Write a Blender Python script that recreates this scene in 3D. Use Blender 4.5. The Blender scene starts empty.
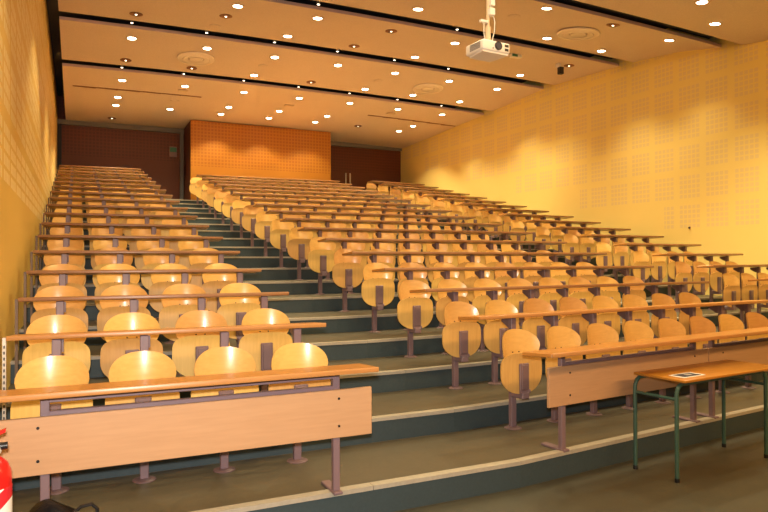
import bpy, bmesh, math, random
from mathutils import Vector, Matrix

random.seed(7)
scene = bpy.context.scene
COL = scene.collection
H = 1.616                      # eye height above the stage floor


# ------------------------------------------------------------------ helpers
def tag(o, label=None, cat=None, group=None, kind=None):
    if label: o['label'] = label
    if cat: o['category'] = cat
    if group: o['group'] = group
    if kind: o['kind'] = kind
    return o


def empty(name, loc=(0, 0, 0), rz=0.0):
    o = bpy.data.objects.new(name, None)
    o.empty_display_size = 0.1
    COL.objects.link(o)
    o.location = loc
    o.rotation_euler = (0, 0, rz)
    return o


def copy_tree(o, parent=None):
    c = o.copy()
    COL.objects.link(c)
    c.parent = parent
    for ch in list(o.children):
        copy_tree(ch, c)
    return c


class MB:
    """collects shapes and links them as ONE mesh object"""
    def __init__(self):
        self.bm = bmesh.new()

    def box(self, x0, x1, y0, y1, z0, z1, rz=0.0, bev=0.0, seg=2):
        r = bmesh.ops.create_cube(self.bm, size=1.0)
        vs = r['verts']
        for v in vs:
            v.co = Vector(((v.co.x + .5) * (x1 - x0) + x0, (v.co.y + .5) * (y1 - y0) + y0, (v.co.z + .5) * (z1 - z0) + z0))
        if bev > 0:
            es = list({e for v in vs for e in v.link_edges})
            bmesh.ops.bevel(self.bm, geom=es, offset=bev, segments=seg, affect='EDGES', profile=.5)
        return self

    def cyl(self, p0, p1, r, r2=None, seg=16):
        p0, p1 = Vector(p0), Vector(p1)
        d = p1 - p0
        q = d.to_track_quat('Z', 'Y').to_matrix().to_4x4()
        m = Matrix.Translation((p0 + p1) / 2) @ q
        bmesh.ops.create_cone(self.bm, cap_ends=True, segments=seg, radius1=r, radius2=r if r2 is None else r2, depth=d.length, matrix=m)
        return self

    def tube(self, pts, r, seg=10):
        pts = [Vector(p) for p in pts]
        n = len(pts)
        rings = []
        up = Vector((0.31, 0.17, 0.93)).normalized()
        for i, p in enumerate(pts):
            t = (pts[min(i + 1, n - 1)] - pts[max(i - 1, 0)]).normalized()
            a = t.cross(up)
            if a.length < 1e-3: a = t.cross(Vector((1, 0, 0)))
            a.normalize(); b = t.cross(a).normalized()
            rings.append([self.bm.verts.new(p + (a * math.cos(2 * math.pi * k / seg) + b * math.sin(2 * math.pi * k / seg)) * r) for k in range(seg)])
        for i in range(n - 1):
            for k in range(seg):
                self.bm.faces.new((rings[i][k], rings[i][(k + 1) % seg], rings[i + 1][(k + 1) % seg], rings[i + 1][k]))
        self.bm.faces.new(rings[0][::-1]); self.bm.faces.new(rings[-1])
        return self

    def lathe(self, prof, c=(0, 0, 0), seg=32, cap=True):
        rings = []
        for (r, z) in prof:
            rings.append([self.bm.verts.new((c[0] + r * math.cos(2 * math.pi * k / seg), c[1] + r * math.sin(2 * math.pi * k / seg), c[2] + z)) for k in range(seg)])
        for i in range(len(rings) - 1):
            for k in range(seg):
                self.bm.faces.new((rings[i][k], rings[i][(k + 1) % seg], rings[i + 1][(k + 1) % seg], rings[i + 1][k]))
        if cap:
            self.bm.faces.new(rings[0][::-1]); self.bm.faces.new(rings[-1])
        return self

    def prism(self, pts, axis, a0, a1):
        """polygon pts in the plane across `axis`, pushed from a0 to a1"""
        def mk(p, a):
            if axis == 'x': return (a, p[0], p[1])
            if axis == 'y': return (p[0], a, p[1])
            return (p[0], p[1], a)
        A = [self.bm.verts.new(mk(p, a0)) for p in pts]
        B = [self.bm.verts.new(mk(p, a1)) for p in pts]
        n = len(pts)
        self.bm.faces.new(A); self.bm.faces.new(B[::-1])
        for i in range(n):
            self.bm.faces.new((A[i], B[i], B[(i + 1) % n], A[(i + 1) % n]))
        return self

    def quad(self, a, b, c, d):
        self.bm.faces.new([self.bm.verts.new(p) for p in (a, b, c, d)])
        return self

    def build(self, name, mat, parent=None, smooth=0.0, matfn=None):
        bmesh.ops.recalc_face_normals(self.bm, faces=self.bm.faces)
        me = bpy.data.meshes.new(name)
        self.bm.to_mesh(me)
        self.bm.free()
        mats = mat if isinstance(mat, (list, tuple)) else [mat]
        for m in mats: me.materials.append(m)
        if matfn:
            for p in me.polygons: p.material_index = matfn(p)
        if smooth:
            me.polygons.foreach_set('use_smooth', [True] * len(me.polygons))
            me.set_sharp_from_angle(angle=smooth)
        o = bpy.data.objects.new(name, me)
        COL.objects.link(o)
        o.parent = parent
        return o


SM = math.radians(40)


# ---------------------------------------------------------------- materials
def newmat(name, color, rough=.5, metal=0.0, spec=.5, coat=0.0):
    m = bpy.data.materials.new(name)
    m.use_nodes = True
    b = m.node_tree.nodes['Principled BSDF']
    b.inputs['Base Color'].default_value = (*color, 1)
    b.inputs['Roughness'].default_value = rough
    b.inputs['Metallic'].default_value = metal
    b.inputs['Specular IOR Level'].default_value = spec
    b.inputs['Coat Weight'].default_value = coat
    b.inputs['Coat Roughness'].default_value = .15
    return m


class NG:
    def __init__(self, m):
        self.t = m.node_tree; self.n = self.t.nodes; self.l = self.t.links
        self.b = self.n['Principled BSDF']

    def node(self, kind, **kw):
        n = self.n.new(kind)
        for k, v in kw.items(): setattr(n, k, v)
        return n

    def link(self, a, b): self.l.new(a, b)

    def math(self, op, a, b=None, c=None):
        n = self.n.new('ShaderNodeMath'); n.operation = op
        for i, v in enumerate((a, b, c)):
            if v is None: continue
            if hasattr(v, 'links') or hasattr(v, 'is_linked'): self.l.new(v, n.inputs[i])
            else: n.inputs[i].default_value = v
        return n.outputs[0]

    def mix(self, fac, a, b):
        n = self.n.new('ShaderNodeMix'); n.data_type = 'RGBA'
        for i, v in ((0, fac), (6, a), (7, b)):
            if isinstance(v, (tuple, list)): n.inputs[i].default_value = (*v, 1)
            elif isinstance(v, (int, float)): n.inputs[i].default_value = v
            else: self.l.new(v, n.inputs[i])
        return n.outputs[2]

    def coords(self, scale=(1, 1, 1), per_object=False):
        tc = self.node('ShaderNodeTexCoord')
        mp = self.node('ShaderNodeMapping')
        mp.inputs['Scale'].default_value = scale
        self.link(tc.outputs['Object'], mp.inputs['Vector'])
        if per_object:
            oi = self.node('ShaderNodeObjectInfo')
            cm = self.node('ShaderNodeCombineXYZ')
            r = self.math('MULTIPLY', oi.outputs['Random'], 37.0)
            for i in range(3): self.link(r, cm.inputs[i])
            self.link(cm.outputs[0], mp.inputs['Location'])
        return mp.outputs[0]

    def noise(self, vec, scale, detail=3, rough=.5):
        n = self.node('ShaderNodeTexNoise')
        n.inputs['Scale'].default_value = scale
        n.inputs['Detail'].default_value = detail
        n.inputs['Roughness'].default_value = rough
        self.link(vec, n.inputs['Vector'])
        return n.outputs['Fac']

    def xyz(self):
        tc = self.node('ShaderNodeTexCoord')
        s = self.node('ShaderNodeSeparateXYZ')
        self.link(tc.outputs['Object'], s.inputs[0])
        return s.outputs


def wood(name, a, b, rough=.35, along='x', coat=.0, spec=.5, vary=.0):
    m = newmat(name, a, rough, 0, spec, coat)
    g = NG(m)
    sc = {'x': (2.2, 30, 30), 'y': (30, 2.2, 30), 'z': (30, 30, 2.2)}[along]
    v = g.coords(sc, True)
    f = g.noise(v, 1.6, 5, .6)
    f = g.math('MULTIPLY_ADD', f, 2.0, -.5)
    n = g.node('ShaderNodeClamp'); g.link(f, n.inputs[0])
    c = g.mix(n.outputs[0], a, b)
    if vary:
        oi = g.node('ShaderNodeObjectInfo')
        hs = g.node('ShaderNodeHueSaturation')
        g.link(c, hs.inputs['Color'])
        g.link(g.math('MULTIPLY_ADD', oi.outputs['Random'], vary, 1 - vary * .6), hs.inputs['Value'])
        g.link(g.math('MULTIPLY_ADD', oi.outputs['Random'], .02, .49), hs.inputs['Hue'])
        c = hs.outputs['Color']
    g.link(c, g.b.inputs['Base Color'])
    return m


def emis(name, color, s):
    m = newmat(name, (.8, .8, .8), .5)
    b = m.node_tree.nodes['Principled BSDF']
    b.inputs['Emission Color'].default_value = (*color, 1)
    b.inputs['Emission Strength'].default_value = s
    return m


M = {}
M['ply'] = wood('beech_plywood', (.78, .47, .155), (.68, .385, .11), .30, 'x', .25, .5, .22)
M['ply_pan'] = wood('beech_plywood_pan', (.69, .44, .13), (.59, .355, .10), .42, 'z', 0, .4, .25)
M['desk'] = wood('desk_veneer', (.53, .235, .052), (.43, .18, .036), .32, 'x', .1)
M['edge_dark'] = wood('desk_edge_dark', (.30, .145, .062), (.24, .11, .044), .35, 'x')  # darker edge wood for the third row and beyond
M['edge'] = wood('desk_edge_flashlit', (.47, .225, .07), (.38, .17, .05), .35, 'x')  # lighter copy for the two nearest rows, flash highlight put into the colour
M['panel'] = wood('front_panel_beech', (.515, .305, .165), (.45, .26, .135), .42, 'x', 0, .35)
M['steel'] = newmat('mauve_steel', (.19, .125, .14), .45, 0, .5)
M['steel_plate'] = newmat('mauve_plate', (.17, .105, .11), .45, 0, .5)
M['dark_metal'] = newmat('dark_screw', (.03, .025, .025), .4, .6)
M['slotted'] = newmat('galvanised_strip', (.50, .46, .38), .4, .4)
M['brown'] = newmat('brown_upright', (.13, .075, .035), .5)
M['green'] = newmat('green_tube', (.045, .105, .085), .35, 0, .5)
M['table'] = wood('table_top_veneer', (.48, .205, .026), (.40, .16, .018), .28, 'x', .2)
M['black'] = newmat('black_plastic', (.012, .012, .014), .35)
M['white'] = newmat('white_plastic', (.75, .72, .66), .4)
M['cream'] = newmat('cream_plastic', (.62, .48, .32), .5)
M['red'] = newmat('red_paint', (.62, .012, .01), .28, 0, .5, .3)
M['paper'] = newmat('paper', (.75, .74, .72), .6)
M['navy'] = newmat('navy_print', (.025, .03, .06), .4)
M['grey'] = newmat('grey_print', (.35, .36, .38), .5)
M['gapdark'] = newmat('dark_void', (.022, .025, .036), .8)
M['vent'] = newmat('vent_cream', (.86, .76, .62), .5)
M['greytrim'] = newmat('grey_trim', (.13, .125, .12), .6)
M['chrome'] = newmat('satin_metal', (.65, .62, .55), .3, .8)
M['exitgreen'] = newmat('exit_green', (.03, .16, .09), .5)
M['copper'] = newmat('unlit_lamp_bowl', (.22, .085, .035), .35, .3)
M['lamp'] = emis('lamp_glow', (1.0, .86, .62), 16.0)
M['lampdim'] = emis('lamp_pilot', (1.0, .85, .6), 5.0)

# linoleum floor
def lino(name, a, b, rough):
    m = newmat(name, a, rough, 0, .4)
    g = NG(m)
    v = g.coords()
    f = g.noise(v, 1.3, 4, .6)
    f2 = g.noise(v, 45, 2, .6)
    c = g.mix(f, a, b)
    n = g.node('ShaderNodeMix', data_type='RGBA', blend_type='MULTIPLY')
    n.inputs[0].default_value = .35
    g.link(c, n.inputs[6])
    cr = g.node('ShaderNodeCombineColor')
    for i in range(3): g.link(g.math('MULTIPLY_ADD', f2, .9, .5), cr.inputs[i])
    g.link(cr.outputs[0], n.inputs[7])
    g.link(n.outputs[2], g.b.inputs['Base Color'])
    g.link(g.math('MULTIPLY_ADD', f, .25, rough - .12), g.b.inputs['Roughness'])
    return m


M['lino'] = lino('olive_brown_lino', (.082, .080, .056), (.056, .054, .038), .42)
M['tread'] = lino('olive_tread', (.108, .092, .058), (.076, .064, .040), .42)
M['riser'] = lino('slate_riser', (.044, .068, .079), (.031, .050, .058), .55)
M['nosing'] = lino('nosing_strip', (.42, .39, .32), (.31, .28, .22), .5)
M['ceil'] = lino('ceiling_board', (.70, .585, .46), (.66, .55, .43), .7)
M['panel_edge'] = newmat('ceiling_board_edge', (.52, .40, .40), .6)


def perforated(name, base, hole, base2, axis, pitch, fill, cells, zfun, lower=None, rough=.45, half=.36):
    """square groups of little slots; zfun(g,u,z) -> 0/1 mask socket of where groups stand"""
    m = newmat(name, base, rough, 0, .35)
    g = NG(m)
    X, Y, Z = g.xyz()[:3]
    u = {'x': X, 'y': Y}[axis]
    def cellmask(c, off):
        q = g.math('DIVIDE', g.math('ADD', c, off), pitch)
        fr = g.math('FRACT', q)
        e = (1 - fill) / 2
        inside = g.math('MULTIPLY', g.math('GREATER_THAN', fr, e), g.math('LESS_THAN', fr, 1 - e))
        w = g.math('FRACT', g.math('MULTIPLY', g.math('SUBTRACT', fr, e), cells / fill))
        return inside, w, g.math('FLOOR', q)
    iu, wu, fu = cellmask(u, 20.0)
    iz, wz, fz = cellmask(Z, 20.0)
    grp = g.math('MULTIPLY', iu, iz)
    su = g.math('LESS_THAN', g.math('ABSOLUTE', g.math('SUBTRACT', wu, .5)), half)
    sz = g.math('LESS_THAN', g.math('ABSOLUTE', g.math('SUBTRACT', wz, .5)), half)
    slot = g.math('MULTIPLY', su, sz)
    msk = g.math('MULTIPLY', g.math('MULTIPLY', grp, slot), zfun(g, fu, fz, u, Z))
    v = g.coords((1, 1, 1))
    f = g.noise(v, .8, 3, .5)
    bc = g.mix(f, base, base2)
    if lower:
        bc = g.mix(g.math('LESS_THAN', Z, lower[0]), bc, lower[1])
    # thin joints between boards
    g.link(g.mix(msk, bc, hole), g.b.inputs['Base Color'])
    return m


def right_mask(g, fu, fz, u, Z):
    # groups stop in a staircase that follows the seats up
    lim = g.math('MULTIPLY_ADD', g.math('FLOOR', g.math('DIVIDE', g.math('ADD', u, 2.3), 2.4)), .6, -.28)
    return g.math('GREATER_THAN', g.math('MULTIPLY_ADD', fz, .6, -20.0), lim)


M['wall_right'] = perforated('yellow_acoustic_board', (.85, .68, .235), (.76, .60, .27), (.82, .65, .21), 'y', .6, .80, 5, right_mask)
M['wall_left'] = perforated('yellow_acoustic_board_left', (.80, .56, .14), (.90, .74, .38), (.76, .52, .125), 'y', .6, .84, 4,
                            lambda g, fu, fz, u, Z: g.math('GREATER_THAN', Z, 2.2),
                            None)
M['box'] = perforated('orange_wood_slat', (.43, .175, .016), (.31, .11, .010), (.385, .15, .013), 'x', .10, .9, 1,
                      lambda g, fu, fz, u, Z: g.math('GREATER_THAN', Z, 4.45))
M['back'] = perforated('dark_red_wood', (.120, .030, .012), (.085, .020, .008), (.105, .026, .010), 'x', .10, .9, 1,
                       lambda g, fu, fz, u, Z: g.math('GREATER_THAN', Z, 4.75))

# --------------------------------------------------------------- row layout
def YL(k): return .87 * (4.1448 + 1.0357 * k + .001751 * k * k)
def YC(k): return .87 * (3.9996 + 1.0177 * k + .003183 * k * k)
def YR(k): return .87 * (4.8578 + .9555 * k + .002619 * k * k)
def DZ(k): return H + .87 * (-.7624 + .2151 * k + .000255 * k * k)      # desk underside
def PZ(k): return DZ(k) - .766                                          # platform
def SKL(k): return -.008 if k == 0 else -.044
def SKC(k): return .108 if k == 0 else .0878 - .0096 * k
def SKR(k): return .0829 + .0017 * k
TILT = .07                                                              # the desk tops slope towards the sitter
XL0 = lambda k: .87 * (-.4417 - .0028 * k)
XL1 = lambda k: .87 * (1.8783 - .0014 * k)
XC0 = lambda k: .87 * (3.3584 + .0056 * k)
XC1 = lambda k: .87 * 8.2009
XR0 = lambda k: .87 * (10.1298 - .0147 * k)
XR1 = lambda k: .87 * (12.588 - .018 * k)
def front(b, k, x):
    if b == 'L': return YL(k) - .044 * (XL1(k) - XL0(k)) + SKL(k) * (x - XL1(k))
    if b == 'C': return YC(k) + SKC(k) * (x - XC0(k))
    return YR(k) + SKR(k) * (x - XR0(k))
WL = -.52
YBACK = 21.0
def WR(y): return 11.484 - .8265 * y / 20.88

# camera
RM = [(0.90337, -.42885, 0), (0, 0, 1)]
yaw, pitch, roll = -.4432, .0081, -.0029
cy, sy, cp, sp = math.cos(yaw), math.sin(yaw), math.cos(pitch), math.sin(pitch)
fwd = Vector((-sy * cp, cy * cp, sp)); right = Vector((cy, sy, 0)); up = right.cross(fwd)
cr, sr = math.cos(roll), math.sin(roll)
r2 = cr * right + sr * up; u2 = -sr * right + cr * up
cam = bpy.data.cameras.new('camera')
cam.sensor_width = 36; cam.lens = 646.68 / 768 * 36
cam.clip_start = .05; cam.clip_end = 100
co = bpy.data.objects.new('camera', cam)
COL.objects.link(co)
co.matrix_world = Matrix(((r2.x, u2.x, -fwd.x, 0), (r2.y, u2.y, -fwd.y, 0), (r2.z, u2.z, -fwd.z, H), (0, 0, 0, 1)))
scene.camera = co
def px(p):
    d = Vector(p) - Vector((0, 0, H))
    w = d.dot(fwd)
    return 384 + 646.68 * d.dot(r2) / w, 256 - 646.68 * d.dot(u2) / w

# ------------------------------------------------------------------ setting
tag(MB().box(WL - .2, 12.0, -2.6, 5.5, -.1, 0).build('floor', M['lino']), kind='structure')

def nose(k):
    return [(WL - .1, YL(k) + .152), (1.7, YL(k) + .152), (2.85, front('C', k, 2.85) + .285), (5.0, front('C', k, 5.0) + .285), (7.2, front('C', k, 7.2) + .285),
            (8.7, front('R', k, 8.7) + .28), (11.6, front('R', k, 11.6) + .28)]

def inter(pl, x):
    for (a, b) in zip(pl, pl[1:]):
        if x <= b[0]: return a[1] + (b[1] - a[1]) * (x - a[0]) / (b[0] - a[0])
    return pl[-1][1]

for k in range(18):
    a = nose(k)
    b = [(x, y + .08) for x, y in nose(k + 1)] if k < 17 else [(WL - .1, YBACK + .2), (11.6, YBACK + .2)]
    z1 = PZ(k)
    z0 = PZ(k - 1) - .06 if k else -.06
    mb = MB().prism(a + b[::-1], 'z', z0, z1)
    t = mb.build('floor_tier', [M['tread'], M['riser']], matfn=lambda p: 0 if p.normal.z > .5 else 1)
    tag(t, kind='structure')
    nb = MB()
    for (p, q) in zip(a, a[1:]):
        n = max(1, int((q[0] - p[0]) / 3.2))
        prof = 0
        for i in range(n):
            f0, f1 = i / n, (i + 1) / n
            A = (p[0] + (q[0] - p[0]) * f0 + .002, p[1] + (q[1] - p[1]) * f0); B = (p[0] + (q[0] - p[0]) * f1 - .002, p[1] + (q[1] - p[1]) * f1)
            for (ya, yb, za, zb) in ((-.012, .055, z1, z1 + .006), (-.012, 0, z1 - .022, z1)):
                nb.prism([(A[0], A[1] + ya), (B[0], B[1] + ya), (B[0], B[1] + yb), (A[0], A[1] + yb)], 'z', za, zb)
    nb.build('nosing_strip', M['nosing'], t)

# walls
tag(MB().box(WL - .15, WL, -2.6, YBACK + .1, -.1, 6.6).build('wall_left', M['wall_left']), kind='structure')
tag(MB().prism([(WR(-2.6), -2.6), (WR(YBACK + .1), YBACK + .1), (WR(YBACK + .1) + .15, YBACK + .1), (WR(-2.6) + .15, -2.6)], 'z', -.1, 6.6).build('wall_right', M['wall_right']), kind='structure')
tag(MB().box(WL, 11.4, YBACK, YBACK + .12, 2.5, 6.5).build('wall_back', M['back']), kind='structure')
M['front'] = newmat('pale_front_wall', (.55, .42, .25), .6)
tag(MB().box(WL, 11.7, -2.72, -2.6, -.1, 6.6).build('wall_front', M['front']), kind='structure')
# projecting orange timber box
YB = 19.62
wp = tag(MB().box(3.03, 7.41, YB + .04, YBACK - .002, PZ(16), 5.80).build('wall_projection', M['back']), kind='structure')
MB().box(3.02, 7.42, YB, YB + .04, PZ(16), 5.80, bev=.01).build('face_board', M['box'], wp)

# ceiling: dark slab above, boards hung under it
CP = [(-2.6, 4.05), (5.0, 4.08), (7.4, 4.12), (8.1, 4.19), (9.3, 4.37), (10.63, 4.48), (13.13, 4.575), (15.7, 4.42), (17.4, 4.34), (19.45, 4.22), (21.2, 4.17)]
def zc(x, y):
    z = CP[-1][1]
    for a, b in zip(CP, CP[1:]):
        if y <= b[0]:
            z = a[1] + (b[1] - a[1]) * (y - a[0]) / (b[0] - a[0]); break
    t = (x - 4.5) / 6.5
    c = .10 + (.04 * max(0.0, 9.5 - y) if x > 4.5 else 0.0)             # the board dips towards the right wall near the front
    return H + z - c * t * t
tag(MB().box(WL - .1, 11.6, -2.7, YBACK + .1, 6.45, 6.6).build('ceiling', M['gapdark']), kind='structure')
SL = [-2.58, 3.0, 5.5, 8.24, 10.73, 13.23, 15.8, 20.99]
for (a, b) in zip(SL, SL[1:]):
    y0 = a + (.15 if a > 0 else 0); y1 = b - (.26 if b < 20 else 0)
    bm = MB()
    nx, ny = 22, 8
    def vv(i, j, d):
        y = y0 + (y1 - y0) * j / ny
        x1 = WR(y) - .002
        x = -.30 + (x1 + .30) * i / nx
        return (x, y, zc(x, y) + d)
    V = {(i, j, l): bm.bm.verts.new(vv(i, j, (0, .06)[l])) for i in range(nx + 1) for j in range(ny + 1) for l in (0, 1)}
    for l in (0, 1):
        for i in range(nx):
            for j in range(ny):
                bm.bm.faces.new((V[i, j, l], V[i + 1, j, l], V[i + 1, j + 1, l], V[i, j + 1, l]))
    for i in range(nx):
        for j in (0, ny): bm.bm.faces.new((V[i, j, 0], V[i + 1, j, 0], V[i + 1, j, 1], V[i, j, 1]))
    for j in range(ny):
        for i in (0, nx): bm.bm.faces.new((V[i, j, 0], V[i, j + 1, 0], V[i, j + 1, 1], V[i, j, 1]))
    o = bm.build('ceiling', [M['ceil'], M['panel_edge']], smooth=math.radians(30), matfn=lambda p: 1 if abs(p.normal.z) < .5 else 0)
    tag(o, kind='structure')
# dark sheets added over the slots so that the void reads black
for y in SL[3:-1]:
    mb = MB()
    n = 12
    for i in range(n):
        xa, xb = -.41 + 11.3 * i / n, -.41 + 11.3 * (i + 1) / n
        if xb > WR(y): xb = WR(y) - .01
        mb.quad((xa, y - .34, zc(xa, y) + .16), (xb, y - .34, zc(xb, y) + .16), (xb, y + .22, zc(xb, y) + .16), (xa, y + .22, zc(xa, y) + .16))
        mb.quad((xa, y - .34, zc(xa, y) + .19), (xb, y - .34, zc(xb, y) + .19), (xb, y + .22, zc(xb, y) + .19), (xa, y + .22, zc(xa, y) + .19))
    tag(mb.build('slot_dark_sheet', M['gapdark']), kind='structure')
# thin grooves in the last board
for (xa, xb, y) in ((-.1, 2.95, 17.4), (7.75, 10.75, 17.4)):
    mb = MB()
    n = 6
    for i in range(n):
        p = xa + (xb - xa) * i / n; q = xa + (xb - xa) * (i + 1) / n
        z0, z1 = zc(p, y), zc(q, y)
        vs = [(p, y - .035, z0 - .006), (q, y - .035, z1 - .006), (q, y + .035, z1 - .006), (p, y + .035, z0 - .006)]
        mb.prism([(v[0], v[1]) for v in vs], 'z', min(z0, z1) - .008, max(z0, z1) + .004)
    tag(mb.build('trim_2', M['copper']), kind='structure')
# grey headers and posts of the back wall
tag(MB().box(WL + .002, 3.02, YBACK - .12, YBACK - .001, 5.62, 5.76).build('trim_3', M['greytrim']), kind='structure')
tag(MB().box(7.42, WR(YBACK) - .01, YBACK - .12, YBACK - .001, 5.62, 5.76).build('trim_4', M['greytrim']), kind='structure')
tag(MB().box(2.90, 3.00, YBACK - .12, YBACK - .001, PZ(17), 5.62).build('trim_5', M['greytrim']), kind='structure')
tag(MB().box(WL + .001, WL + .11, YBACK - .12, YBACK - .001, PZ(17), 5.62).build('trim_6', M['gapdark']), kind='structure')

# ------------------------------------------------------------- folding seat
ORD = ['first', 'second', 'third', 'fourth', 'fifth', 'sixth', 'seventh', 'eighth', 'ninth', 'tenth', 'eleventh', 'twelfth',
       'thirteenth', 'fourteenth', 'fifteenth', 'sixteenth', 'seventeenth', 'eighteenth']


def superell(n, a, b, e):
    out = []
    for i in range(n):
        t = 2 * math.pi * i / n
        c, s = math.cos(t), math.sin(t)
        out.append((a * math.copysign(abs(c) ** (2 / e), c), b * math.copysign(abs(s) ** (2 / e), s)))
    return out


def curved_plate(outline, surf, thick, rings=7):
    """outline (x,z) around the origin; surf(x,z)->y of the front face; filled in shrinking rings"""
    mb = MB()
    bm = mb.bm
    n = len(outline)
    for side in (0, 1):
        pass
    layers = []
    for side in (0, 1):
        R = []
        for r in range(rings, 0, -1):
            f = r / rings
            R.append([bm.verts.new((x * f, surf(x * f, z * f) + side * thick, z * f)) for x, z in outline])
        c = bm.verts.new((0, surf(0, 0) + side * thick, 0))
        for r in range(rings - 1):
            for i in range(n):
                bm.faces.new((R[r][i], R[r][(i + 1) % n], R[r + 1][(i + 1) % n], R[r + 1][i]))
        for i in range(n):
            bm.faces.new((R[-1][i], R[-1][(i + 1) % n], c))
        layers.append(R[0])
    for i in range(n):
        bm.faces.new((layers[0][i], layers[0][(i + 1) % n], layers[1][(i + 1) % n], layers[1][i]))
    return mb


def make_seat():
    root = empty('folding_seat')
    # base plate on the floor
    MB().lathe([(.075, 0), (.075, .004), (.055, .012), (.03, .014)], seg=20).build('base_plate', M['steel_plate'], root, smooth=SM)
    # backrest: bent ply shell, hollow towards the stage
    Rc = .29
    ol = [(x, z) for x, z in superell(40, .203, .148, 2.3)]
    ol = [(x * (1.0 - .10 * max(0, -z / .15)), z) for x, z in ol]
    bk = curved_plate(ol, lambda x, z: -(Rc - math.sqrt(Rc * Rc - x * x)) + .38 * z * z, .011, 8).build('backrest', M['ply'], root, smooth=SM)
    bk.location = (-.012, -.049, .702)
    bk.rotation_euler = (math.radians(-4), 0, 0)
    for s in (-1, 1):
        sc = MB().cyl((s * .035, -.004, -.045), (s * .035, .003, -.045), .006, seg=8).build('screw', M['dark_metal'], bk)
    # seat pan, folded up: rounded shield, its underside to the stage
    pts = []
    for i in range(44):
        t = 2 * math.pi * i / 44
        c, s = math.cos(t), math.sin(t)
        if s >= 0:
            x = .224 * math.copysign(abs(c) ** (2 / 3.6), c); z = .155 * abs(s) ** (2 / 5.5) * 1.0 + .018 * (1 - (c * c)) 
        else:
            x = .224 * math.copysign(abs(c) ** (2 / 2.15), c); z = -.170 * abs(s) ** (2 / 2.15)
        pts.append((x, z))
    pan = curved_plate(pts, lambda x, z: .30 * x * x - .55 * max(0, z - .09) ** 2 * 4, .012, 7).build('seat_pan', M['ply_pan'], root, smooth=SM)
    pan.location = (-.012, -.146, .488)
    # steel plate under the pan, hinge housing and arm
    br = MB().box(-.062, .038, -.166, -.146, .345, .575, bev=.006, seg=1)
    br.box(-.044, .020, -.172, -.164, .36, .56, bev=.003, seg=1)
    pb = br.build('pan_bracket', M['steel_plate'], root)
    hg = MB().box(-.042, .038, -.170, -.016, .275, .335, bev=.008, seg=1)
    hg.cyl((-.055, -.147, .335), (.05, -.147, .335), .02, seg=12)
    hg.build('hinge', M['steel'], root)
    return root


post_cache = {}
def post_mesh(key, top, desk, off):
    if key not in post_cache:
        o = MB().box(-.027, .027, -.018, .026, .010, top, bev=.004, seg=1).build('post', M['steel'])
        me, me2 = o.data, None
        bpy.data.objects.remove(o)
        if desk:
            yb = .285 - off
            T = lambda y: top - TILT * y - .001
            mb = MB()
            mb.prism([(.026, top - .085), (.07, top - .085), (yb, T(yb) - .03), (yb, T(yb)), (.026, T(.026))], 'x', .006, .026)
            mb.box(-.025, .038, .0255, .033, top - .085, top - .006)
            o = mb.build('desk_bracket', M['steel_plate'])
            me2 = o.data
            bpy.data.objects.remove(o)
        post_cache[key] = (me, me2)
    return post_cache[key]


proto = make_seat()
POFF = {'L': .045, 'C': .135, 'R': .135}
LAST = {'L': 17, 'C': 16, 'R': 17}
BL = {'L': 'left block', 'C': 'middle block', 'R': 'right block'}
nseat = 0
for b in 'LCR':
    for k in range(LAST[b] + 1):
        if b == 'L': xs = [-.115 + .515 * i for i in range(4)]
        elif b == 'C': xs = [max(3.37 - .025 * k, 3.15 if k < 14 else 3.19) + .49 * i for i in range(8)]
        else: xs = [max(9.33 - .05 * k, 9.02) + .475 * i for i in range(4)]
        has = k < LAST[b]
        for i, x in enumerate(xs):
            y = front(b, k + 1, x) + POFF[b]
            z = PZ(k)
            u, v = px((x, y, z + .6))
            if u > 785: continue
            s = copy_tree(proto)
            sk = {'L': SKL(k + 1), 'C': SKC(k + 1), 'R': SKR(k + 1)}[b]
            s.location = (x, y, z); s.rotation_euler = (0, 0, math.atan(sk) + random.uniform(-.012, .012))
            top = (DZ(k + 1) - PZ(k) - .003 - TILT * POFF[b]) if has else .80
            ma, mbm = post_mesh((b, k), top, has, POFF[b])
            po = bpy.data.objects.new('post', ma); COL.objects.link(po); po.parent = s
            if mbm:
                db = bpy.data.objects.new('desk_bracket', mbm); COL.objects.link(db); db.parent = s
            side = {'L': 'from the left wall', 'C': 'from the stairs', 'R': 'from the right aisle'}[b]
            tag(s, 'folded beech plywood seat, %s %s, %s row, %s' % (ORD[i], side, ORD[k], BL[b]), 'seat', 'folding plywood seats of the lecture hall')
            nseat += 1
for o in [c for ch in proto.children for c in ch.children] + list(proto.children) + [proto]: bpy.data.objects.remove(o)

# ------------------------------------------------------------- long desks
DEP = .30
def desk_parts(root, L, thick=.028, edge='edge_dark'):
    t = MB().box(0, L, .012, DEP, 0, thick, bev=.004, seg=1).build('tabletop', M['desk'], root)
    e = MB().box(-.002, L + .002, 0, .0125, -.002, thick + .001, bev=.006, seg=2).build('edge_band', M[edge], root, smooth=SM)
    for o in (t, e): o.rotation_euler = (-math.atan(TILT), 0, 0)


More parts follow.
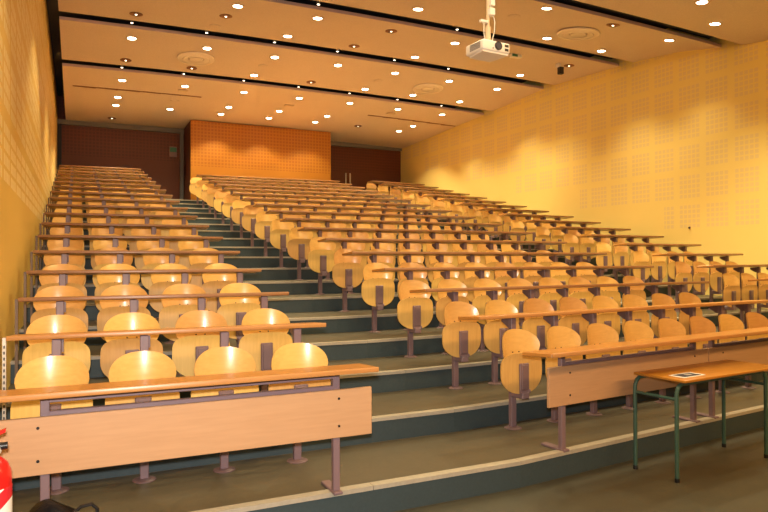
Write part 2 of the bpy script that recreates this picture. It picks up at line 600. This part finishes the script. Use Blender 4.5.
for b in 'LCR':
    for k in range(0 if b != 'R' else 1, LAST[b] + 1):
        x0, x1 = {'L': (XL0(k), XL1(k)), 'C': (XC0(k), XC1(k)), 'R': (XR0(k), XR1(k))}[b]
        if k == 0 and b == 'L': x0 = -.45
        sk = {'L': SKL(k), 'C': SKC(k), 'R': SKR(k)}[b]
        y0 = front(b, k, x0)
        u, v = px((x0, y0, DZ(k)))
        if u > 785: continue
        Ld = (x1 - x0) * math.sqrt(1 + sk * sk)
        root = empty('front_desk' if (k == 0) else 'long_desk', (x0, y0, DZ(k) + .002), math.atan(sk))
        desk_parts(root, Ld, edge='edge' if k < 2 else 'edge_dark')
        if b == 'L' and k > 0:
            wu = empty('wall_strip', root.location, root.rotation_euler.z)
            MB().box(-.024, -.004, .03, .055, PZ(k) - DZ(k) - .001, .015).build('strip', M['slotted'] if k == 1 else M['brown'], wu)
            if k == 1:
                sb = MB()
                for q in range(18):
                    sb.box(-.018, -.010, .0285, .031, -.05 - q * .036, -.032 - q * .036)
                sb.build('slots', M['dark_metal'], wu)
            tag(wu, 'thin %s upright strip at the left wall end of the %s desk row' % ('pale slotted' if k == 1 else 'brown', ORD[k]), 'bracket', 'upright strips at the left wall')
        if k == 0:
            # own legs, rails and modesty panels, as no seat stands in front of it
            zb = PZ(0) - DZ(0) - .002
            ly = .235 if b == 'L' else .315
            lx = [.30, 1.895] if b == 'L' else [.415, 2.06, 2.34, 4.0]
            for xx in lx:
                g = MB().box(xx - .022, xx + .022, ly - .02, ly + .02, zb + .008, -.026, bev=.004, seg=1)
                lg = g.build('leg', M['steel'], root)
                f = MB().box(xx - .03, xx + .03, ly - .05, ly + .19, zb, zb + .018, bev=.004, seg=1)
                f.build('foot_bar', M['steel'], lg)
            seg = [(lx[0], lx[1])] if b == 'L' else [(lx[0], lx[1]), (lx[2], lx[3])]
            for (a, c) in seg:
                MB().box(a, c, ly - .018, ly + .018, -.062, -.026, bev=.003, seg=1).build('rail', M['steel'], root)
                MB().box(a, c, ly - .018, ly + .018, -.135, -.105, bev=.003, seg=1).build('rail', M['steel'], root)
            pans = [(.08, 2.12)] if b == 'L' else [(.235, 2.215), (2.225, 4.2)]
            for (a, c) in pans:
                pn = MB().box(a, c, ly - .046, ly - .022, -.420, -.126, bev=.003, seg=1).build('modesty_panel', M['panel'], root)
                sx = (a + .19, c - .22) if b == 'L' else (a + .22, c - .2)
                for xx in sx:
                    for zz in (-.180, -.348):
                        MB().cyl((xx, ly - .049, zz), (xx, ly - .044, zz), .008, seg=10).build('screw', M['dark_metal'], pn)
        if k == 0:
            if b == 'L': lab = 'front desk with wide peach wooden panel and mauve steel legs before left block'
            else: lab = 'front desk with two joined wooden panels behind the green table'
            tag(root, lab, 'desk')
        else:
            nm = {'L': 'left block, running from left wall to stairs', 'C': 'middle block, right of the stairs', 'R': 'right block, along the right wall'}[b]
            tag(root, 'long narrow wooden desk, %s row of the %s' % (ORD[k], nm), 'desk', 'long narrow desks of the lecture hall')

# ------------------------------------------------- green table and booklet
tb = empty('table', (3.93, 3.33, 0), math.radians(5.0))
TW, TD, TH = 1.25, .40, .75
MB().box(.018, TW, -.05, TD - .005, TH - .022, TH, bev=.008, seg=2).build('tabletop', M['table'], tb, smooth=SM)
def uframe(y):
    r = .075
    p = [(0.02, y, 0)]
    p.append((0.02, y, TH - .04 - r))
    for i in range(1, 7):
        a = math.pi / 2 * i / 6
        p.append((0.02 + r - r * math.cos(a), y, TH - .04 - r + r * math.sin(a)))
    q = [(TW - .08 - x + .02, yy, z) for x, yy, z in p][::-1]
    return p + q
for y in (.02, TD - .02):
    MB().tube(uframe(y), .0155, 12).build('leg_frame', M['green'], tb, smooth=SM)
for x in (.02, TW - .08):
    MB().tube([(x, .02, .60), (x, TD - .02, .60)], .012, 10).build('side_stretcher', M['green'], tb, smooth=SM)
for x in (.25, TW - .31):
    MB().box(x - .015, x + .015, .02, TD - .02, TH - .055, TH - .0215).build('crossbar', M['green'], tb)
for (x, y) in ((.02, .02), (TW - .08, .02), (.02, TD - .02), (TW - .08, TD - .02)):
    MB().cyl((x, y, 0), (x, y, .03), .018, seg=12).build('foot_cap', M['black'], tb)
tag(tb, 'narrow school table with orange wooden top and green tube legs at right', 'table')

bk = empty('booklet', (4.035, 3.35, TH + .001), math.radians(5))
MB().box(-.01, .25, 0, .13, 0, .003).build('pages', M['paper'], bk)
MB().box(.02, .215, .015, .115, .003, .0045).build('cover_picture', M['navy'], bk)
MB().prism([(.10, .05), (.16, .045), (.17, .08), (.13, .108), (.105, .08)], 'z', .0045, .0055).build('emblem', M['grey'], bk)
tag(bk, 'open leaflet with dark picture lying on the green legged table', 'leaflet')

# ------------------------------------------------------- fire extinguisher
fe = empty('fire_extinguisher', (-.330, 3.25, .240))
MB().lathe([(.0, 0), (.06, 0), (.072, .008), (.075, .03), (.075, .44), (.072, .475), (.06, .508), (.038, .53), (.026, .538), (.024, .56), (0, .56)][1:-1], seg=36).build('cylinder', M['red'], fe, smooth=SM)
mlab = newmat('label_print', (.78, .77, .74), .45)
g = NG(mlab)
X, Y, Z = g.xyz()[:3]
st = g.math('ADD', Z, g.math('MULTIPLY', X, -.9))
f = g.math('MULTIPLY', g.math('GREATER_THAN', g.math('FRACT', g.math('MULTIPLY', st, 5.5)), .62), g.math('GREATER_THAN', Z, .25))
fl = g.math('GREATER_THAN', g.math('FRACT', g.math('MULTIPLY', Z, 55)), .62)
fl = g.math('MULTIPLY', fl, g.math('LESS_THAN', Z, .27))
g.link(g.mix(fl, g.mix(f, (.78, .77, .74), (.6, .02, .03)), (.45, .2, .2)), g.b.inputs['Base Color'])
MB().lathe([(.0752, .12), (.0762, .121), (.0762, .409), (.0752, .41)], seg=36, cap=False).build('label', mlab, fe, smooth=SM)
MB().cyl((-.02, 0, .53), (-.02, 0, .615), .020, seg=16).cyl((.0, -.02, .585), (.06, -.02, .585), .016, seg=12).build('valve', M['black'], fe, smooth=SM)
MB().box(-.04, .055, -.014, .014, .575, .590, bev=.004, seg=1).prism([(-.05, .60), (.05, .64), (.052, .655), (-.05, .618)], 'y', -.013, .013).build('handle', M['red'], fe)
MB().cyl((.022, -.03, .57), (.022, -.045, .57), .017, seg=16).build('pressure_gauge', M['chrome'], fe, smooth=SM)
MB().tube([(-.03, -.0, .58), (-.085, -.03, .60), (-.10, -.06, .50), (-.09, -.075, .3), (-.085, -.075, .15)], .011, 8).build('hose', M['black'], fe, smooth=SM)
MB().box(-.1905, -.07, -.03, .03, .36, .40).build('wall_bracket', M['black'], fe)
tag(fe, 'red fire extinguisher with white label hanging on left wall', 'fire extinguisher')

# black bag slumped in front of the left desk
def bag():
    mb = MB()
    bmesh.ops.create_icosphere(mb.bm, subdivisions=4, radius=1)
    for v in mb.bm.verts:
        n = v.co.normalized()
        x, y, z = n
        sx, sy, sz = .20, .14, .225
        e = 2.6
        k = (abs(x) ** e + abs(y) ** e + abs(z) ** e) ** (-1 / e)
        w = .9 + .10 * math.sin(7 * x + 3 * z) * math.sin(5 * y + 2 * x) + .05 * math.sin(17 * z + 9 * x)
        p = Vector((x * k * sx * w, y * k * sy * w, z * k * sz * (.96 + .07 * math.sin(6 * x + 1.2))))
        if p.z > .05: p.y += .25 * (p.z - .05); p.x *= 1 - .5 * (p.z - .05)
        v.co = p + Vector((0, 0, .22))
        v.co.z = max(v.co.z, 0)
    return mb
M['bag'] = newmat('black_leatherette', (.004, .005, .008), .4, 0, .25)
g = NG(M['bag'])
bp = g.node('ShaderNodeBump'); bp.inputs['Strength'].default_value = .5; bp.inputs['Distance'].default_value = .02
g.link(g.noise(g.coords(), 14, 4, .6), bp.inputs['Height']); g.link(bp.outputs[0], g.b.inputs['Normal'])
bg = empty('bag', (-.125, 3.53, 0), math.radians(12))
bag().build('body', M['bag'], bg, smooth=math.radians(80))
MB().tube([(.10, -.02, .38), (.14, -.04, .415), (.185, -.05, .42), (.212, -.05, .39), (.21, -.05, .34), (.17, -.03, .27)], .009, 8).build('strap', M['black'], bg, smooth=SM)
MB().cyl((.10, -.05, .385), (.125, -.07, .39), .013, seg=14).build('buckle', M['chrome'], bg, smooth=SM)
tag(bg, 'black shiny bag slumped on the floor before the left front desk', 'bag')

# ---------------------------------------------------------------- projector
pj = empty('projector', (3.14, 4.55, H + 1.782), math.radians(4))
MB().box(-.145, .145, -.115, .125, -.042, .046, bev=.016, seg=3).prism([(-.135, -.10), (.135, -.10), (.11, .11), (-.11, .11)], 'z', -.056, -.038).build('body', M['white'], pj, smooth=SM)
lr = MB().cyl((.015, -.11, .006), (.015, -.124, .006), .036, seg=24)
lb = lr.build('lens_ring', M['black'], pj, smooth=SM)
MB().cyl((.015, -.1235, .006), (.015, -.1255, .006), .026, seg=24).build('lens_glass', M['navy'], lb, smooth=SM)
MB().box(.085, .125, -.1165, -.112, .008, .030).box(.085, .125, -.1165, -.112, -.026, -.004).build('intake_slot', M['black'], pj)
vb = MB()
for i in range(7): vb.box(-.1465, -.142, -.08, .06, -.02 + i * .008, -.016 + i * .008)
vb.build('side_vent', M['greytrim'], pj)
MB().cyl((-.04, -.117, -.02), (-.04, -.112, -.02), .006, seg=10).build('sensor', M['black'], pj)
ztop = zc(3.155, 4.55) - (H + 1.79)
MB().cyl((0, 0, .04), (0, 0, .20), .023, seg=16).cyl((0, 0, .18), (0, 0, ztop), .014, seg=16).cyl((0, 0, ztop - .02), (0, 0, ztop - .001), .07, seg=20).build('mount_pole', M['cream'], pj, smooth=SM)
MB().box(-.01, .045, -.045, .01, .29, .35, bev=.004, seg=1).build('cable_box', M['white'], pj)
MB().box(.0, .045, -.045, .0, .37, .42, bev=.004, seg=1).build('junction_box', M['white'], pj)
MB().box(-.085, -.012, -.02, .01, .225, .245).build('cable_clamp', M['white'], pj)
MB().tube([(.03, -.02, .33), (.05, -.03, .24), (.045, -.03, .16), (.02, -.02, .055)], .004, 6).tube([(-.05, -.01, .225), (-.06, -.02, .14), (-.045, -.02, .052)], .004, 6).build('cable', M['white'], pj)
tag(pj, 'white projector hanging from the ceiling on a pale pole', 'projector')

# ----------------------------------------------------- ceiling fittings
LIT = [(2.55, 11.34), (0.99, 13.88), (2.48, 13.92), (0.97, 16.61), (2.42, 16.6), (0.95, 18.05), (0.94, 18.8), (2.33, 18.76), (3.81, 18.06), (3.74, 18.81), (3.89, 16.59), (3.81, 15.22), (4.02, 11.3), (5.4, 9.95), (3.84, 12.59), (3.95, 13.93), (5.43, 13.89), (6.89, 13.87), (6.79, 12.67), (7.03, 11.37), (8.39, 13.85), (8.07, 15.18), (6.7, 15.22), (5.37, 16.58), (6.8, 16.49), (8.28, 16.49), (9.72, 16.45), (9.54, 17.94), (9.4, 18.65), (6.67, 17.95), (6.56, 18.69), (5.22, 17.96), (5.14, 18.76), (7.12, 8.6), (8.39, 10.13), (9.68, 12.68), (9.85, 13.87), (9.52, 15.16), (8.79, 6.94), (9.75, 7.45), (10.16, 8.74), (9.87, 10.2)]
HID = [(.96, 10.0), (2.45, 8.7), (3.9, 8.7), (5.3, 7.2), (2.45, 6.0), (5.3, 5.9), (8.2, 5.9), (.5, 4.4), (10.2, 5.9), (3.9, 4.3), (6.9, 4.3), (2.4, 3.2), (9.6, 4.3)]
OFF = [(0.97, 12.56), (2.47, 11.96), (0.96, 15.18), (2.37, 15.23), (0.91, 20.25), (5.55, 11.33), (5.29, 12.59), (5.24, 15.22), (7.95, 18.62), (10.1, 11.44), (8.67, 8.67)]

def slope(x, y):
    e = .05
    dx = (zc(x + e, y) - zc(x - e, y)) / (2 * e); dy = (zc(x, y + e) - zc(x, y - e)) / (2 * e)
    return (math.atan(dy), -math.atan(dx), 0)

def make_downlight(mat):
    r = empty('downlight')
    MB().lathe([(.085, .0), (.118, .0), (.118, -.006), (.085, -.012)], seg=28, cap=False).build('rim', M['cream'] if mat is M['lamp'] else M['copper'], r, smooth=SM)
    MB().lathe([(.080, -.001), (.080, -.008), (.05, -.010)], seg=28).build('bulb_glass', mat, r, smooth=SM)
    if mat is not M['lamp']:
        MB().lathe([(.02, -.010), (.02, -.016), (.012, -.018)], seg=12).build('pilot_lamp', M['lampdim'], r, smooth=SM)
    return r
pl, po_ = make_downlight(M['lamp']), make_downlight(M['copper'])

def where(x, y):
    ny = sum(1 for q in (10.63, 13.13, 15.7) if y > q)
    return ['before the nearest visible ceiling slot', 'just behind the first ceiling slot', 'on the third ceiling board', 'on the rear ceiling board'][ny]

pool = LIT
cnt = {}
def ceiling_label(kind, x, y, lst):
    """column counted from the left wall, rank counted from the back"""
    col = int(round((x - .95) / 1.46))
    same = sorted([p for p in lst if int(round((p[0] - .95) / 1.46)) == col], key=lambda p: -p[1])
    i = same.index((x, y))
    return '%s, %s from the back wall in the %s column from left' % (kind, ORD[i], ORD[col])

first = True
for (x, y) in LIT:
    d = pl if first else copy_tree(pl); first = False
    d.location = (x, y, zc(x, y) - .001); d.rotation_euler = slope(x, y)
    tag(d, ceiling_label('glowing round ceiling downlight', x, y, LIT), 'ceiling light', 'round downlights set in the ceiling')
first = True
for (x, y) in OFF:
    d = po_ if first else copy_tree(po_); first = False
    d.location = (x, y, zc(x, y) - .001); d.rotation_euler = slope(x, y)
    tag(d, ceiling_label('unlit brown ceiling downlight', x, y, OFF), 'ceiling light', 'unlit downlights set in the ceiling')

def spot(x, y, z, e, size, blend, col):
    l = bpy.data.lights.new('downlight_lamp', 'SPOT')
    l.energy = e; l.spot_size = math.radians(size); l.spot_blend = blend; l.shadow_soft_size = .08; l.color = col
    o = bpy.data.objects.new('downlight_lamp', l); COL.objects.link(o)
    o.location = (x, y, z - .05)
    return o
WARM = (1.0, .82, .48)
P_SPOT = 420
for (x, y) in LIT: spot(x, y, zc(x, y), P_SPOT * (.42 if y > 18.5 else .4 if x > 9.9 and y < 10 else .85 if x > 9.4 else 1), 114 if y > 18.5 else 96, .5 if y > 18.5 else .95 if x > 9.4 else .6, WARM)
for (x, y) in HID: spot(x, y, zc(x, y), P_SPOT * .55, 100, .4, WARM)

# little spotlights inside the slots
SLOT = [(132, 25, 13.13), (207, 34, 13.13), (275, 45, 13.13), (338, 53, 13.13), (395, 62, 13.13), (449, 71, 13.13), (122, 69, 15.7), (184, 76, 15.7), (244, 82, 15.7), (299, 88, 15.7), (350, 95, 15.7), (398, 100, 15.7), (442, 106, 15.7), (319, 4, 10.63), (458, 30, 10.63)]
def ray(u, v):
    return fwd + r2 * ((u - 384) / 646.68) - u2 * ((v - 256) / 646.68)
first = None
for n, (u, v, y) in enumerate(SLOT):
    r = ray(u, v); x = r.x * y / r.y
    if first is None:
        sroot = empty('slot_spotlight')
        MB().cyl((0, 0, 0), (0, 0, .15), .03, seg=14).build('housing', M['greytrim'], sroot, smooth=SM)
        MB().cyl((0, 0, -.006), (0, 0, .0), .024, seg=14).build('bulb_glass', M['lampdim'], sroot, smooth=SM)
        first = s = sroot
    else: s = copy_tree(first)
    s.location = (x, y + .03, zc(x, y) + .012)
    nth = [q for q in SLOT if q[2] == y].index((u, v, y))
    tag(s, 'tiny bright spotlight, %s from left inside the %s dark ceiling slot' % (ORD[nth], {10.63: 'nearest full', 13.13: 'middle', 15.7: 'rearmost'}[y]), 'spotlight', 'small spotlights in the ceiling slots')

# round air diffusers
first = None
for (x, y, lab) in ((2.36, 14.57, 'above the left block'), (8.60, 9.48, 'right of the projector'), (8.16, 14.53, 'at the right rear, behind the projector')):
    if first is None:
        dr = empty('air_diffuser')
        MB().lathe([(.30, 0), (.40, -.0), (.39, -.022), (.30, -.035)], seg=40, cap=False).build('outer_ring', M['vent'], dr, smooth=SM)
        MB().lathe([(.18, -.004), (.285, -.012), (.27, -.034), (.19, -.03)], seg=40, cap=False).build('middle_cone', M['vent'], dr, smooth=SM)
        MB().lathe([(.15, -.004), (.14, -.028), (.06, -.034)], seg=32).build('centre_plate', M['vent'], dr, smooth=SM)
        first = d = dr
    else: d = copy_tree(first)
    d.location = (x, y, zc(x, y) - (.03 if y < 10 else .012)); d.rotation_euler = slope(x, y)
    tag(d, 'large round cream ceiling air diffuser %s' % lab, 'air vent', 'round air diffusers in the ceiling')

# flush loudspeakers / detectors: pale small discs
first = None
for (u, v, y, lab) in ((514, 16, 9.28, 'just right of the projector'), (215, 26, 11.3, 'on the board before the left diffuser'), (263, 66, 14.2, 'left of the stage centre'), (378, 81, 14.2, 'midway along the third board'), (175, 101, 17.6, 'on the rear board near the left')):
    r = ray(u, v); x = r.x * y / r.y
    yy = y
    for _ in range(30):
        t = (zc(x, yy) - H) / r.z; x = r.x * t; yy = .5 * yy + .5 * r.y * t
    if first is None:
        sp = MB().lathe([(.115, 0), (.115, -.010), (.10, -.014), (.02, -.016)], seg=28).build('ceiling_loudspeaker', M['ceil'], smooth=SM); first = sp
    else:
        sp = first.copy(); COL.objects.link(sp)
    sp.location = (x, yy, zc(x, yy) - .001); sp.rotation_euler = slope(x, yy)
    tag(sp, 'flat tan round ceiling loudspeaker %s' % lab, 'loudspeaker', 'flat round loudspeakers in the ceiling')
first = None
for (u, v, y, lab) in ((183, 90, 17.0, 'above left block'), (289, 105, 17.6, 'above middle block'), (391, 113, 17.4, 'near the right groove')):
    r = ray(u, v); x, yy = r.x * y / r.y, y
    for _ in range(30):
        t = (zc(x, yy) - H) / r.z; x = r.x * t; yy = .5 * yy + .5 * r.y * t
    if first is None:
        sp = MB().box(-.12, .12, -.07, .07, -.03, 0, bev=.008, seg=1).build('emergency_light', M['cream']); first = sp
    else:
        sp = first.copy(); COL.objects.link(sp)
    sp.location = (x, yy, zc(x, yy) - .001)
    tag(sp, 'small flat rectangular fitting on the rear ceiling board %s' % lab, 'ceiling fitting', 'small rectangular ceiling fittings')

sc_ = empty('ceiling_camera', (9.80, 11.44, zc(9.80, 11.44)))
MB().box(-.05, .03, -.05, .05, -.10, -.001, bev=.006, seg=1).build('mount', M['white'], sc_)
MB().box(-.05, .06, -.11, -.01, -.26, -.10, bev=.01, seg=2).build('housing', M['black'], sc_)
tag(sc_, 'small black box fitting under ceiling right of the projector', 'camera')
ex = empty('emergency_sign', (8.58, 11.40, zc(8.58, 11.40)))
MB().box(-.14, .14, -.05, .05, -.07, -.001, bev=.006, seg=1).build('casing', M['white'], ex)
MB().box(-.12, .02, -.054, -.05, -.06, -.01).build('green_face', M['exitgreen'], ex)
tag(ex, 'little white and green sign box under ceiling beside projector', 'sign')
# exit sign and door bars on the back wall
es = empty('exit_sign', (2.70, YBACK - .001, H + 3.42))
MB().box(-.11, .11, -.03, 0, -.15, .17, bev=.004, seg=1).build('casing', M['steel_plate'], es)
MB().box(-.10, .10, -.034, -.03, .0, .14).build('green_face', M['exitgreen'], es)
tag(es, 'dim green exit sign on the dark wood wall at top left', 'sign')
d1 = tag(MB().box(7.75, 9.7, YBACK - .03, YBACK - .001, PZ(17), PZ(17) + 2.15).build('door_1', M['back']), kind='structure')
for x in (8.47, 8.63):
    MB().cyl((x, YBACK - .07, H + 2.72), (x, YBACK - .07, H + 3.08), .022, seg=12).cyl((x, YBACK - .07, H + 2.78), (x, YBACK - .028, H + 2.78), .012, seg=8).cyl((x, YBACK - .07, H + 3.02), (x, YBACK - .028, H + 3.02), .012, seg=8).build('door_handle', M['chrome'], d1, smooth=SM)

# little dark knob on the right wall
kb = empty('wall_knob', (WR(9.10), 9.10, H + .655))
MB().cyl((0, 0, 0), (-.008, 0, 0), .025, seg=18).build('base_disc', M['steel_plate'], kb, smooth=SM)
MB().cyl((-.008, 0, 0), (-.03, 0, 0), .015, seg=18).build('knob', M['black'], kb, smooth=SM)
tag(kb, 'tiny dark knob alone on the yellow right wall', 'knob')

# ------------------------------------------------------------------- light
# the photographer's flash, a hand above the lens
fl = bpy.data.lights.new('camera_flash', 'SPOT')
fl.energy = 830; fl.color = (1.0, .93, .84); fl.spot_size = math.radians(100); fl.spot_blend = 1.0; fl.shadow_soft_size = .04
fo = bpy.data.objects.new('camera_flash', fl); COL.objects.link(fo)
fo.matrix_world = Matrix.Rotation(math.radians(11), 4, 'Z') @ co.matrix_world.to_3x3().to_4x4()
fo.location = Vector((0, 0, H)) + u2 * .14 - fwd * .05

# warm fill light, added unseen before the front wall, behind the photographer
bl = bpy.data.lights.new('front_fill_light', 'AREA')
bl.shape = 'RECTANGLE'; bl.size = 8; bl.size_y = .4; bl.energy = 430; bl.color = (1.0, .60, .24)
bo = bpy.data.objects.new('front_fill_light', bl); COL.objects.link(bo)
bo.location = (6.0, -2.3, 4.9); bo.rotation_euler = (math.radians(72), 0, 0)

w = bpy.data.worlds.new('world'); scene.world = w
w.use_nodes = True
w.node_tree.nodes['Background'].inputs[0].default_value = (1, .75, .5, 1)
w.node_tree.nodes['Background'].inputs[1].default_value = .05

vs = scene.view_settings
vs.view_transform = 'Standard'; vs.look = 'None'; vs.gamma = 1; vs.use_curve_mapping = False
vs.exposure = 0.0
scene.cycles.use_denoising = True
scene.cycles.max_bounces = 8
scene.cycles.diffuse_bounces = 5
scene.cycles.sample_clamp_indirect = 6
